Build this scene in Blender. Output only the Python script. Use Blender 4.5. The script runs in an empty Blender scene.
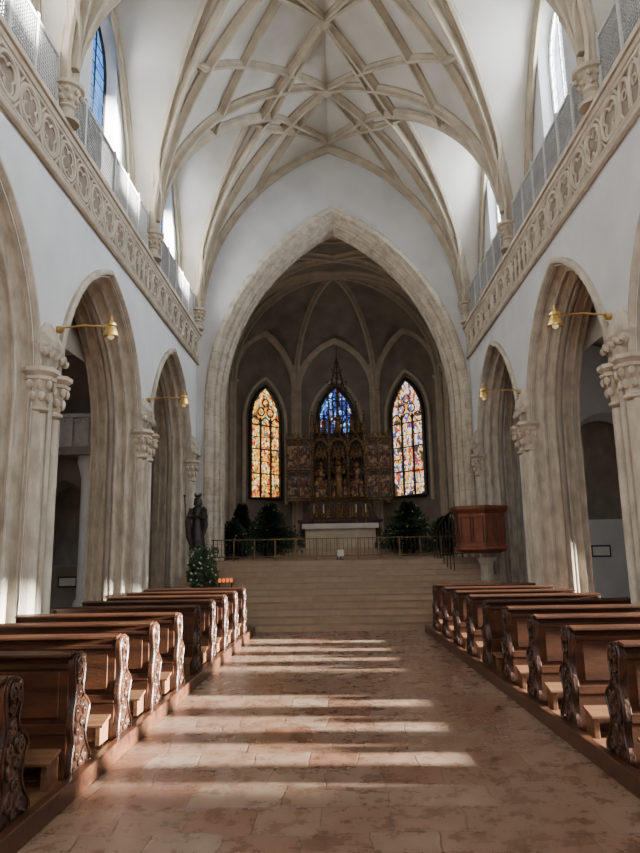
import bpy, math, random
from mathutils import Vector, Matrix
random.seed(7)
pi=math.pi
COL=bpy.context.scene.collection

# ------------------------------------------------------------------ materials
def newmat(name):
    m=bpy.data.materials.new(name); m.use_nodes=True
    nt=m.node_tree; b=nt.nodes["Principled BSDF"]; return m,nt,b
def N(nt,t,**kw):
    n=nt.nodes.new(t)
    for k,v in kw.items(): setattr(n,k,v)
    return n
def ramp(nt,stops,interp='LINEAR'):
    r=nt.nodes.new('ShaderNodeValToRGB'); r.color_ramp.interpolation=interp
    e=r.color_ramp.elements
    while len(e)<len(stops): e.new(0.5)
    for i,(p,c) in enumerate(stops):
        e[i].position=p; e[i].color=(c[0],c[1],c[2],1)
    return r
def noisy(name,c1,c2,scale=3,rough=.8,bump=.15,metal=0,detail=6,stretch=(1,1,1),lo=.3,hi=.7):
    m,nt,b=newmat(name)
    tc=N(nt,'ShaderNodeTexCoord'); mp=N(nt,'ShaderNodeMapping')
    mp.inputs['Scale'].default_value=stretch
    nt.links.new(tc.outputs['Object'],mp.inputs[0])
    n=N(nt,'ShaderNodeTexNoise'); n.inputs['Scale'].default_value=scale; n.inputs['Detail'].default_value=detail
    nt.links.new(mp.outputs[0],n.inputs['Vector'])
    r=ramp(nt,[(lo,c1),(hi,c2)])
    nt.links.new(n.outputs['Fac'],r.inputs[0]); nt.links.new(r.outputs[0],b.inputs['Base Color'])
    b.inputs['Roughness'].default_value=rough; b.inputs['Metallic'].default_value=metal
    if bump:
        n2=N(nt,'ShaderNodeTexNoise'); n2.inputs['Scale'].default_value=scale*6; n2.inputs['Detail'].default_value=4
        nt.links.new(mp.outputs[0],n2.inputs['Vector'])
        bp=N(nt,'ShaderNodeBump'); bp.inputs['Strength'].default_value=bump; bp.inputs['Distance'].default_value=.02
        nt.links.new(n2.outputs['Fac'],bp.inputs['Height']); nt.links.new(bp.outputs[0],b.inputs['Normal'])
    return m
def blockstone(name,c1,c2,cj,bw=.6,bh=.35,rough=.85,mortar=.012,dirt=.85):
    m,nt,b=newmat(name)
    tc=N(nt,'ShaderNodeTexCoord'); sp=N(nt,'ShaderNodeSeparateXYZ'); cb=N(nt,'ShaderNodeCombineXYZ')
    ad=N(nt,'ShaderNodeMath',operation='ADD')
    nt.links.new(tc.outputs['Object'],sp.inputs[0])
    nt.links.new(sp.outputs[0],ad.inputs[0]); nt.links.new(sp.outputs[1],ad.inputs[1])
    nt.links.new(ad.outputs[0],cb.inputs[0]); nt.links.new(sp.outputs[2],cb.inputs[1])
    br=N(nt,'ShaderNodeTexBrick'); br.inputs['Scale'].default_value=1
    br.inputs['Brick Width'].default_value=bw; br.inputs['Row Height'].default_value=bh
    br.inputs['Mortar Size'].default_value=mortar; br.inputs['Mortar Smooth'].default_value=.6
    br.inputs['Color1'].default_value=(*c1,1); br.inputs['Color2'].default_value=(*c2,1); br.inputs['Mortar'].default_value=(*cj,1)
    nt.links.new(cb.outputs[0],br.inputs['Vector'])
    n=N(nt,'ShaderNodeTexNoise'); n.inputs['Scale'].default_value=5; n.inputs['Detail'].default_value=8
    nt.links.new(tc.outputs['Object'],n.inputs['Vector'])
    r=ramp(nt,[(.25,(.55,.52,.48)),(.6,(1,1,1))]); nt.links.new(n.outputs['Fac'],r.inputs[0])
    mx=N(nt,'ShaderNodeMix',data_type='RGBA',blend_type='MULTIPLY'); mx.inputs[0].default_value=dirt
    nt.links.new(br.outputs['Color'],mx.inputs[6]); nt.links.new(r.outputs[0],mx.inputs[7])
    nt.links.new(mx.outputs[2],b.inputs['Base Color'])
    bp=N(nt,'ShaderNodeBump'); bp.inputs['Strength'].default_value=.2*dirt; bp.inputs['Distance'].default_value=.02
    nt.links.new(n.outputs['Fac'],bp.inputs['Height']); nt.links.new(bp.outputs[0],b.inputs['Normal'])
    b.inputs['Roughness'].default_value=rough
    return m
M={}
M['plaster']=noisy('plaster',(.56,.57,.575),(.70,.70,.69),1.2,.9,.08)
M['vault']=noisy('vault_plaster',(.43,.405,.355),(.57,.54,.48),.8,.9,.08,lo=.35,hi=.6)
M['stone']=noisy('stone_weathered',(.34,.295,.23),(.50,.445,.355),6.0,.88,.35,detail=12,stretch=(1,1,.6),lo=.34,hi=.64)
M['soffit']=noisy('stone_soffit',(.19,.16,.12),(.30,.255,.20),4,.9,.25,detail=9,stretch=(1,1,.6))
M['stone2']=blockstone('stone_voussoir',(.47,.41,.32),(.53,.47,.38),(.33,.28,.22),1.1,.42,mortar=.008)
M['rib']=noisy('rib_stone',(.32,.27,.20),(.48,.415,.315),2.5,.85,.2)
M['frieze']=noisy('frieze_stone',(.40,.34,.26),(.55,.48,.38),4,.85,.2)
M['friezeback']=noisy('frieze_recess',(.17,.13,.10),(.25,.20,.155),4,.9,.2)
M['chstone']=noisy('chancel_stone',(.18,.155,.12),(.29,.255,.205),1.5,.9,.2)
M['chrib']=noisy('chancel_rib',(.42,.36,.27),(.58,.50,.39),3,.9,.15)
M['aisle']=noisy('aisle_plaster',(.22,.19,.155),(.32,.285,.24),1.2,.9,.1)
M['step']=blockstone('step_stone',(.40,.28,.185),(.46,.335,.225),(.24,.16,.10),1.3,.1145,.45,.006,dirt=.4)
M['wood']=noisy('dark_wood',(.030,.011,.006),(.095,.036,.016),2.2,.32,.12,stretch=(1,6,6))
M['woodcarve']=noisy('carved_wood',(.022,.009,.005),(.085,.032,.015),9,.38,.25)
M['woodworn']=noisy('worn_wood',(.10,.045,.02),(.21,.10,.048),2.5,.4,.1,stretch=(1,7,7))
M['woodred']=noisy('pulpit_wood',(.12,.032,.014),(.22,.065,.028),3,.4,.1,stretch=(4,4,1))
M['iron']=noisy('dark_iron',(.02,.018,.016),(.05,.045,.04),8,.5,.1,metal=.6)
M['grey']=noisy('grey_painted_frame',(.42,.42,.41),(.52,.52,.50),6,.6,.05)
M['greydark']=noisy('grey_grille',(.26,.26,.25),(.34,.34,.33),6,.6,.05)
M['brass']=noisy('brass',(.55,.36,.10),(.75,.52,.2),8,.28,.05,metal=1)
M['bronze']=noisy('bronze_rail',(.10,.06,.03),(.18,.11,.05),8,.4,.05,metal=.7)
M['gold']=noisy('old_gold',(.025,.010,.006),(.36,.19,.05),30,.4,.3,metal=.4,lo=.40,hi=.66)
M['golddark']=noisy('dark_gilt',(.014,.008,.005),(.07,.03,.014),14,.5,.3,metal=.1)
def paintedmat():
    m,nt,b=newmat('painted_relief')
    tc=N(nt,'ShaderNodeTexCoord'); v=N(nt,'ShaderNodeTexVoronoi'); v.inputs['Scale'].default_value=11
    nt.links.new(tc.outputs['Object'],v.inputs['Vector']); sp=N(nt,'ShaderNodeSeparateColor'); nt.links.new(v.outputs['Color'],sp.inputs[0])
    r=ramp(nt,[(0,(.16,.014,.010)),(.25,(.27,.145,.04)),(.45,(.02,.013,.010)),(.62,(.03,.035,.06)),(.72,(.32,.20,.07)),(.88,(.14,.06,.035))],'CONSTANT')
    nt.links.new(sp.outputs[0],r.inputs[0]); nt.links.new(r.outputs[0],b.inputs['Base Color']); b.inputs['Roughness'].default_value=.45
    return m
M['painted']=paintedmat()
M['statue']=noisy('statue_bronze',(.015,.013,.012),(.05,.04,.035),8,.45,.2,metal=.4)
M['linen']=noisy('altar_linen',(.55,.53,.5),(.66,.64,.6),5,.8,.1)
M['leaf']=noisy('conifer_green',(.009,.026,.010),(.030,.065,.024),8,.7,0)
M['leaf2']=noisy('ivy_green',(.02,.045,.015),(.055,.10,.038),12,.6,0)
M['white']=noisy('white_petals',(.5,.5,.46),(.62,.62,.58),10,.7,0)
M['straw']=noisy('straw_ornament',(.4,.3,.14),(.55,.42,.2),10,.6,0)
M['pot']=noisy('terracotta',(.2,.08,.04),(.3,.13,.07),8,.8,.1)
M['paper']=noisy('paper',(.65,.65,.63),(.75,.75,.72),5,.8,0)
M['black']=noisy('black_frame',(.012,.012,.012),(.03,.03,.03),5,.4,0)
m,nt,b=newmat('candle_red'); b.inputs['Base Color'].default_value=(.6,.1,.03,1); b.inputs['Emission Color'].default_value=(1,.22,.05,1); b.inputs['Emission Strength'].default_value=1.0; M['candle']=m
m,nt,b=newmat('frosted_bulb'); b.inputs['Base Color'].default_value=(.8,.75,.6,1); b.inputs['Emission Color'].default_value=(1,.8,.4,1); b.inputs['Emission Strength'].default_value=.4; M['bulb']=m

def floormat():
    m,nt,b=newmat('floor_slabs')
    tc=N(nt,'ShaderNodeTexCoord'); 
    nd=N(nt,'ShaderNodeTexNoise'); nd.inputs['Scale'].default_value=1.5; nd.inputs['Detail'].default_value=4
    nt.links.new(tc.outputs['Object'],nd.inputs['Vector'])
    mv=N(nt,'ShaderNodeMix',data_type='VECTOR'); mv.inputs[0].default_value=.17
    nt.links.new(tc.outputs['Object'],mv.inputs[4]); nt.links.new(nd.outputs['Color'],mv.inputs[5])
    br=N(nt,'ShaderNodeTexBrick'); br.offset=.37; br.offset_frequency=2; br.squash=1.6; br.squash_frequency=3
    br.inputs['Scale'].default_value=1; br.inputs['Brick Width'].default_value=.33; br.inputs['Row Height'].default_value=.31
    br.inputs['Mortar Size'].default_value=.007; br.inputs['Mortar Smooth'].default_value=1; br.inputs['Bias'].default_value=0
    br.inputs['Color1'].default_value=(0,0,0,1); br.inputs['Color2'].default_value=(1,1,1,1); br.inputs['Mortar'].default_value=(.5,.5,.5,1)
    nt.links.new(mv.outputs[1],br.inputs['Vector'])
    r=ramp(nt,[(0,(.20,.11,.07)),(.2,(.25,.17,.12)),(.4,(.19,.095,.06)),(.6,(.28,.205,.15)),(.8,(.22,.13,.085)),(1,(.24,.165,.12))])
    nt.links.new(br.outputs['Color'],r.inputs[0])
    n=N(nt,'ShaderNodeTexNoise'); n.inputs['Scale'].default_value=5.0; n.inputs['Detail'].default_value=14; n.inputs['Roughness'].default_value=.75
    nt.links.new(tc.outputs['Object'],n.inputs['Vector'])
    r2=ramp(nt,[(.30,(.45,.36,.31)),(.45,(.85,.79,.74)),(.54,(1.0,.97,.94)),(.68,(1.35,1.33,1.28))]); nt.links.new(n.outputs['Fac'],r2.inputs[0])
    mx=N(nt,'ShaderNodeMix',data_type='RGBA',blend_type='MULTIPLY'); mx.inputs[0].default_value=1
    nt.links.new(r.outputs[0],mx.inputs[6]); nt.links.new(r2.outputs[0],mx.inputs[7])
    mm=N(nt,'ShaderNodeMix',data_type='RGBA')
    fm=N(nt,'ShaderNodeMath',operation='MULTIPLY'); fm.inputs[1].default_value=.85; nt.links.new(br.outputs['Fac'],fm.inputs[0])
    nt.links.new(fm.outputs[0],mm.inputs[0])
    nt.links.new(mx.outputs[2],mm.inputs[6]); mm.inputs[7].default_value=(.085,.052,.036,1)
    nt.links.new(mm.outputs[2],b.inputs['Base Color'])
    rr=N(nt,'ShaderNodeMapRange'); rr.inputs[1].default_value=.35; rr.inputs[2].default_value=.65; rr.inputs[3].default_value=.18; rr.inputs[4].default_value=.42
    nt.links.new(n.outputs['Fac'],rr.inputs[0]); nt.links.new(rr.outputs[0],b.inputs['Roughness'])
    sb=N(nt,'ShaderNodeMath',operation='SUBTRACT'); nt.links.new(n.outputs['Fac'],sb.inputs[0]); nt.links.new(fm.outputs[0],sb.inputs[1])
    bp=N(nt,'ShaderNodeBump'); bp.inputs['Strength'].default_value=.3; bp.inputs['Distance'].default_value=.010
    nt.links.new(sb.outputs[0],bp.inputs['Height']); nt.links.new(bp.outputs[0],b.inputs['Normal'])
    return m
M['floor']=floormat()
def stained(name,stops,scale,strength):  # daylight through the glass is put in as emission
    m,nt,b=newmat(name)
    tc=N(nt,'ShaderNodeTexCoord'); mp=N(nt,'ShaderNodeMapping'); mp.inputs['Scale'].default_value=(1,1,.6)
    nt.links.new(tc.outputs['Object'],mp.inputs[0])
    v=N(nt,'ShaderNodeTexVoronoi'); v.inputs['Scale'].default_value=scale
    nt.links.new(mp.outputs[0],v.inputs['Vector'])
    ve=N(nt,'ShaderNodeTexVoronoi',feature='DISTANCE_TO_EDGE'); ve.inputs['Scale'].default_value=scale
    nt.links.new(mp.outputs[0],ve.inputs['Vector'])
    v2=N(nt,'ShaderNodeTexVoronoi'); v2.inputs['Scale'].default_value=3.6
    nt.links.new(mp.outputs[0],v2.inputs['Vector'])
    s2=N(nt,'ShaderNodeSeparateColor'); nt.links.new(v2.outputs['Color'],s2.inputs[0])
    sp=N(nt,'ShaderNodeSeparateColor'); nt.links.new(v.outputs['Color'],sp.inputs[0])
    mxf=N(nt,'ShaderNodeMix'); mxf.inputs[0].default_value=.62
    nt.links.new(sp.outputs[0],mxf.inputs[2]); nt.links.new(s2.outputs[1],mxf.inputs[3])
    r=ramp(nt,stops,'CONSTANT'); nt.links.new(mxf.outputs[0],r.inputs[0])
    gt=N(nt,'ShaderNodeMath',operation='GREATER_THAN'); gt.inputs[1].default_value=.045
    nt.links.new(ve.outputs['Distance'],gt.inputs[0])
    mu=N(nt,'ShaderNodeMath',operation='MULTIPLY'); mu.inputs[1].default_value=strength
    nt.links.new(gt.outputs[0],mu.inputs[0])
    nt.links.new(r.outputs[0],b.inputs['Emission Color']); nt.links.new(mu.outputs[0],b.inputs['Emission Strength'])
    b.inputs['Base Color'].default_value=(.02,.02,.02,1); b.inputs['Roughness'].default_value=.3
    return m
M['glassL']=stained('stained_glass_amber',[(0,(.08,.06,.05)),(.22,(.9,.28,.03)),(.34,(.95,.6,.1)),(.44,(.5,.04,.02)),(.52,(1,.85,.5)),(.62,(.9,.4,.04)),(.72,(.10,.20,.16)),(.80,(.9,.55,.15))],12,1.9)
M['glassR']=stained('stained_glass_pale',[(0,(.06,.05,.05)),(.24,(.85,.32,.05)),(.34,(.95,.75,.45)),(.43,(.6,.04,.02)),(.51,(.95,.9,.8)),(.60,(.08,.10,.35)),(.67,(.95,.5,.1)),(.78,(.85,.75,.55))],12,1.8)
M['glassB']=stained('stained_glass_blue',[(0,(.03,.05,.2)),(.25,(.04,.14,.6)),(.42,(.2,.5,1)),(.55,(.02,.05,.3)),(.62,(.6,.75,.9)),(.74,(.05,.2,.8)),(.88,(.5,.1,.1))],9,1.9)
def paneglass(name,col,strength,trans):  # bright sky behind each pane is put in as emission
    m=bpy.data.materials.new(name); m.use_nodes=True; nt=m.node_tree; nt.nodes.clear()
    o=N(nt,'ShaderNodeOutputMaterial'); t=N(nt,'ShaderNodeBsdfTransparent'); e=N(nt,'ShaderNodeEmission'); mx=N(nt,'ShaderNodeMixShader')
    t.inputs[0].default_value=(*[min(1,c*.5+.5) for c in col],1)
    tc=N(nt,'ShaderNodeTexCoord'); n=N(nt,'ShaderNodeTexVoronoi'); n.inputs['Scale'].default_value=6
    nt.links.new(tc.outputs['Object'],n.inputs['Vector'])
    r=ramp(nt,[(0,[c*.45 for c in col]),(1,col)]); sp=N(nt,'ShaderNodeSeparateColor'); nt.links.new(n.outputs['Color'],sp.inputs[0]); nt.links.new(sp.outputs[0],r.inputs[0])
    nt.links.new(r.outputs[0],e.inputs[0]); e.inputs[1].default_value=strength
    mx.inputs[0].default_value=1-trans
    nt.links.new(t.outputs[0],mx.inputs[1]); nt.links.new(e.outputs[0],mx.inputs[2]); nt.links.new(mx.outputs[0],o.inputs[0])
    return m
M['paneblue']=paneglass('leaded_pane_blue',(.12,.38,1.0),2.0,.02)
M['panewhite']=paneglass('leaded_pane_clear',(.85,.92,1),30,.9)
M['panedim']=paneglass('aisle_dimming_pane',(.9,.92,.95),1.0,.5)  # pane added out of view to weaken the sun on the floor

# ------------------------------------------------------------------ mesh builder
class MB:
    def __init__(s): s.v=[]; s.f=[]
    def add(s,vs,fs):
        o=len(s.v); s.v+= [tuple(v) for v in vs]; s.f+=[tuple(i+o for i in f) for f in fs]
    def box(s,x0,x1,y0,y1,z0,z1):
        if x0>x1:x0,x1=x1,x0
        s.add([(x0,y0,z0),(x1,y0,z0),(x1,y1,z0),(x0,y1,z0),(x0,y0,z1),(x1,y0,z1),(x1,y1,z1),(x0,y1,z1)],
              [(0,3,2,1),(4,5,6,7),(0,1,5,4),(1,2,6,5),(2,3,7,6),(3,0,4,7)])
    def tube(s,pts,r,n=8,closed=False,cap=True):
        pts=[Vector(p) for p in pts]; L=len(pts); rr=r if isinstance(r,(list,tuple)) else [r]*L
        vs=[];prev=None
        for i,p in enumerate(pts):
            if closed: t=pts[(i+1)%L]-pts[i-1]
            else: t=pts[min(i+1,L-1)]-pts[max(i-1,0)]
            t.normalize()
            if prev is None:
                a=Vector((0,0,1)) if abs(t.z)<.9 else Vector((1,0,0))
                u=t.cross(a).normalized()
            else:
                u=(prev-t*prev.dot(t))
                u=u.normalized() if u.length>1e-6 else t.orthogonal().normalized()
            prev=u; w=t.cross(u)
            for k in range(n):
                an=2*pi*k/n; vs.append(p+(u*math.cos(an)+w*math.sin(an))*rr[i])
        fs=[]
        for i in range(L if closed else L-1):
            j=(i+1)%L
            for k in range(n):
                k2=(k+1)%n; fs.append((i*n+k,i*n+k2,j*n+k2,j*n+k))
        if cap and not closed:
            fs.append(tuple(range(n-1,-1,-1))); fs.append(tuple((L-1)*n+k for k in range(n)))
        s.add(vs,fs)
    def lathe(s,c,prof,n=16,sx=1,sy=1,rot=0,fold=None):
        vs=[]
        for (r,z) in prof:
            for k in range(n):
                an=2*pi*k/n+rot; q=r*(1+(fold(an,z) if fold else 0))
                vs.append((c[0]+q*sx*math.cos(an),c[1]+q*sy*math.sin(an),c[2]+z))
        fs=[]
        for i in range(len(prof)-1):
            for k in range(n):
                k2=(k+1)%n; fs.append((i*n+k,i*n+k2,(i+1)*n+k2,(i+1)*n+k))
        fs.append(tuple(range(n-1,-1,-1))); fs.append(tuple((len(prof)-1)*n+k for k in range(n)))
        s.add(vs,fs)
    def ball(s,c,r,n=8,m=6,sc=(1,1,1)):
        vs=[];fs=[]
        for i in range(m+1):
            th=pi*i/m
            for k in range(n):
                an=2*pi*k/n
                vs.append((c[0]+r*sc[0]*math.sin(th)*math.cos(an),c[1]+r*sc[1]*math.sin(th)*math.sin(an),c[2]-r*sc[2]*math.cos(th)))
        for i in range(m):
            for k in range(n):
                k2=(k+1)%n; fs.append((i*n+k,i*n+k2,(i+1)*n+k2,(i+1)*n+k))
        s.add(vs,fs)
    def prism(s,poly,f0,f1):
        n=len(poly); vs=[f0(*p) for p in poly]+[f1(*p) for p in poly]
        fs=[tuple(range(n-1,-1,-1)),tuple(range(n,2*n))]
        for i in range(n):
            j=(i+1)%n; fs.append((i,j,n+j,n+i))
        s.add(vs,fs)
    def grid(s,fn,us,vs_):
        vs=[fn(u,v) for u in us for v in vs_]; nv=len(vs_); fs=[]
        for i in range(len(us)-1):
            for j in range(nv-1): fs.append((i*nv+j,i*nv+j+1,(i+1)*nv+j+1,(i+1)*nv+j))
        s.add(vs,fs)
    def sweep(s,pts,nor,prof,cap=True):
        pts=[Vector(p) for p in pts]; L=len(pts); n=len(prof); vs=[]
        for i,p in enumerate(pts):
            t=(pts[min(i+1,L-1)]-pts[max(i-1,0)]).normalized()
            w=Vector(nor[i]); w=(w-t*w.dot(t))
            w=w.normalized() if w.length>1e-5 else t.orthogonal().normalized()
            u=t.cross(w)
            for (a,b) in prof: vs.append(p+u*a+w*b)
        fs=[]
        for i in range(L-1):
            for k in range(n):
                k2=(k+1)%n; fs.append((i*n+k,i*n+k2,(i+1)*n+k2,(i+1)*n+k))
        if cap: fs.append(tuple(range(n-1,-1,-1))); fs.append(tuple((L-1)*n+k for k in range(n)))
        s.add(vs,fs)
    def obj(s,name,mat,parent=None,origin=None,smooth=False,loc=None,bevel=0):
        if origin is None: origin=(0,0,0)
        me=bpy.data.meshes.new(name)
        me.from_pydata([(v[0]-origin[0],v[1]-origin[1],v[2]-origin[2]) for v in s.v],[],s.f)
        me.update()
        import bmesh
        bm=bmesh.new(); bm.from_mesh(me); bmesh.ops.recalc_face_normals(bm,faces=bm.faces)
        bm.to_mesh(me); bm.free()
        if smooth:
            for p in me.polygons: p.use_smooth=True
            try: me.set_sharp_from_angle(angle=math.radians(40))
            except Exception: pass
        me.materials.append(M[mat])
        o=bpy.data.objects.new(name,me); COL.objects.link(o)
        if parent: o.parent=parent
        else: o.location=origin if loc is None else loc
        if bevel:
            bv=o.modifiers.new('b','BEVEL'); bv.width=bevel; bv.segments=2; bv.limit_method='ANGLE'
        return o
def empty(name,loc,label,cat,group=None):
    e=bpy.data.objects.new(name,None); e.empty_display_size=.2; COL.objects.link(e); e.location=loc
    e['label']=label; e['category']=cat
    if group: e['group']=group
    return e
def tag(o,label,cat,group=None,kind=None):
    o['label']=label; o['category']=cat
    if group:o['group']=group
    if kind:o['kind']=kind
    return o
def struct(o,label,cat='structure'):
    o['kind']='structure'; o['label']=label; o['category']=cat; return o
def copything(root,loc):
    r=root.copy(); COL.objects.link(r); r.location=loc
    for c in list(root.children):
        d=c.copy(); COL.objects.link(d); d.parent=r
        for g in list(c.children):
            h=g.copy(); COL.objects.link(h); h.parent=d
    return r

# ------------------------------------------------------------------ arch helpers
def arch_path(a,R,zs,z0,o,n=12,jamb=True):
    pm=math.acos(max(-1,min(1,(R-a)/(R-o)))); L=[]
    if jamb: L.append((-(a-o),z0))
    for i in range(n+1):
        p=pm*i/n; L.append(((R-a)-(R-o)*math.cos(p),zs+(R-o)*math.sin(p)))
    Rr=[(-h,z) for h,z in L[:-1]]; Rr.reverse()
    return L+Rr
def ring(mb,mapf,a,R,zs,z0,prof,n=12,jamb=True):
    rows=[arch_path(a,R,zs,z0,o,n,jamb) for o,d in prof]; nv=len(rows[0])
    vs=[mapf(h,z,prof[j][1]) for j in range(len(prof)) for h,z in rows[j]]
    fs=[(j*nv+i,j*nv+i+1,(j+1)*nv+i+1,(j+1)*nv+i) for j in range(len(prof)-1) for i in range(nv-1)]
    mb.add(vs,fs)
def radius(a,h): return (a*a+h*h)/(2*a)
def wallholes(mb,mapf,h0,h1,z0,z1,holes,n=12):
    cur=h0
    def quad(a,b,c,d): mb.add([mapf(*p) for p in (a,b,c,d)],[(0,1,2,3)])
    for (hc,a,R,zs,zb) in holes:
        quad((cur,z0),(hc-a,z0),(hc-a,z1),(cur,z1))
        if zb>z0: quad((hc-a,z0),(hc+a,z0),(hc+a,zb),(hc-a,zb))
        P=arch_path(a,R,zs,z0,0,n,False)
        for i in range(len(P)-1):
            quad((hc+P[i][0],P[i][1]),(hc+P[i+1][0],P[i+1][1]),(hc+P[i+1][0],z1),(hc+P[i][0],z1))
        cur=hc+a
    quad((cur,z0),(h1,z0),(h1,z1),(cur,z1))

W=3.6; BY=[-4.9,-.6,3.7,8.0,12.3,16.6]; YE=17.0; YW=-5.0; CW=4.0
centers=[(BY[i]+BY[i+1])/2 for i in range(5)]
TH=.9   # arcade wall thickness

# ------------------------------------------------------------------ floor
mb=MB(); mb.box(-8.6,8.6,YW,17.4,-.12,0); struct(mb.obj('floor','floor'),'worn red and beige marble slab nave floor','floor')
mb=MB(); mb.box(-4.6,4.6,17.0,29.2,-.1,1.26)
o=mb.obj('floor_chancel','step'); struct(o,'raised stone chancel floor','floor')
# ------------------------------------------------------------------ nave walls with arcade
AR_A=1.82; AR_R=radius(AR_A,2.44); AR_Z=3.5
def arcpts(co,cd,r,a0,a1,n=6):
    return [(co+r*math.cos(a0+(a1-a0)*i/n),cd+r*math.sin(a0+(a1-a0)*i/n)) for i in range(n+1)]
halfp=[(-.12,.02),(-.12,-.05),(-.08,-.07),(-.04,-.07),(-.02,-.02),(-.02,.03),(.0,.03),(.0,.05)]
def bay(o,d):   # broad deep concave flute followed by a slim roll
    return [(o,d),(o-.025,d+.025),(o-.03,d+.06),(o-.015,d+.09),(o+.02,d+.105),(o+.045,d+.11)]+arcpts(o+.06,d+.135,.030,-pi*.75,pi*.5,5)+[(o+.06,d+.17)]
halfp+=bay(.0,.055)+bay(.065,.23)
e_o,e_d=halfp[-1]
mid=[(e_o,e_d),(e_o+.01,e_d+.01),(e_o+.01,TH/2-.06)]+arcpts(e_o+.02,TH/2,.05,-pi*.6,pi*.6,6)+[(e_o+.01,TH/2+.06),(e_o+.01,TH-e_d-.01),(e_o,TH-e_d)]
half2=[(o,TH-d) for o,d in reversed(halfp[5:])]+[(-.05,TH-.02)]
for side,sn in ((-1,'left'),(1,'right')):
    mb=MB()
    holes=[(c,AR_A,AR_R,AR_Z,0) for c in centers]
    wallholes(mb,lambda h,z:(side*W,h,z),YW,YE,0,6.5,holes)
    wallholes(mb,lambda h,z:(side*(W+TH-.03),h,z),YW,YE+.5,0,7.2,holes)
    mb.box(side*W,side*5.1,YW,YE,6.5,7.1)
    struct(mb.obj('wall_'+sn,'plaster'),'white plastered nave arcade wall','wall')
    WR=radius(.62,1.0); WS=.45
    mb=MB(); ch=[(c+WS,.62,WR,10.3,8.75) for c in centers]
    wallholes(mb,lambda h,z:(side*CW,h,z),YW,YE+.3,7.1,12.8,ch)
    for c in centers:
        ring(mb,lambda h,z,d:(side*(CW+d),c+WS+h,z),.62,WR,10.3,8.75,[(0,0),(.12,.26)],8)
        mb.add([(side*CW,c+WS-.62,8.75),(side*CW,c+WS+.62,8.75),(side*(CW+.26),c+WS+.5,8.95),(side*(CW+.26),c+WS-.5,8.95)],[(0,1,2,3)])
    for y in BY[1:]:
        mb.box(side*3.62,side*(CW+.02),y-.2,y+.2,7.1,7.75)
    struct(mb.obj('wall_clerestory_'+sn,'plaster'),'white plastered clerestory wall above the gallery','wall')
    root=empty('arcade_arch',(side*W,centers[0],0),'deeply moulded pointed stone arcade arch with fluted jambs','arch','arcade arches along the nave')
    org=(side*W,centers[0],0)
    mb=MB(); ring(mb,lambda h,z,d:(side*(W+d),centers[0]+h,z),AR_A,AR_R,AR_Z,0,halfp,16)
    ring(mb,lambda h,z,d:(side*(W+d),centers[0]+h,z),AR_A,AR_R,AR_Z,0,half2,16)
    mb.obj('arch_moulding','stone',root,org)
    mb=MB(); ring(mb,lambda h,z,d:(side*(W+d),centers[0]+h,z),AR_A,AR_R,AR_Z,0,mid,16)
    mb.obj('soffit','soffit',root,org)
    for sg in (-1,1):
        cx=side*(W-.03); cy=centers[0]+sg*(AR_A+.12)
        mb=MB(); mb.lathe((cx,cy,0),[(.18,0),(.18,.25),(.13,.32),(.15,.38),(.09,.45),(.09,3.12),(.09,3.2)],14)
        mb.obj('shaft','stone',root,org,True)
        mb=MB(); mb.lathe((cx,cy,3.22),[(.09,0),(.12,.02),(.12,.05),(.09,.07),(.10,.2),(.14,.36),(.18,.42)],14)
        for t,(zz,rr,nn) in enumerate(((3.40,.12,7),(3.54,.155,8))):
            for k in range(nn):
                an=2*pi*(k+.5*t)/nn; mb.ball((cx+rr*math.cos(an),cy+rr*math.sin(an),zz),.042,6,5,(1,1,1.5))
        mb.lathe((cx,cy,3.60),[(.19,0),(.20,.04),(.16,.05),(.22,.1),(.22,.15)],8,rot=pi/8)
        mb.obj('capital','frieze',root,org,True)
    for c in centers[1:]: copything(root,(side*W,c,0))
    for y in BY[1:]:
        mb=MB(); mb.box(side*(W-.015),side*(W+.02),y-.32,y+.32,0,3.7)
        mb.tube([(side*(W-.03),y,0),(side*(W-.03),y,3.75)],.08,8)
        for q in (-.17,.17): mb.tube([(side*(W-.015),y+q,0),(side*(W-.015),y+q,3.75)],.03,6)
        mb.lathe((side*(W+.0),y,3.70),[(.12,0),(.2,.1),(.34,.3),(.40,.36),(.40,.44),(.1,.7)],10,sx=.42)
        for k in range(9): mb.ball((side*(W-.11),y-.32+.08*k,3.96+.04*(k%2)),.055,6,5)
        o=mb.obj('pier_face','stone',None,(side*W,y,0)); tag(o,'slender dressed stone pier face with foliate corbel','pier','stone pier faces of the arcade')
    z0,z1=6.42,7.15
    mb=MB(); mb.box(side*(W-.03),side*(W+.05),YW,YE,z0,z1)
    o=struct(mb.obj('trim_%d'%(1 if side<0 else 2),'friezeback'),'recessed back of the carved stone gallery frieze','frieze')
    mb=MB()
    for z,rp in ((z0,.05),(z0+.09,.025),(z1-.07,.03),(z1,.06)):
        mb.tube([(side*(W-.04),YW,z),(side*(W-.04),YE,z)],rp,8)
    mb.box(side*(W-.13),side*(W+.12),YW,YE,z1+.02,z1+.1)
    y=YW+.3; pitch=.56; k=0; zc=(z0+z1)/2+.01; X=side*(W-.045)
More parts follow.
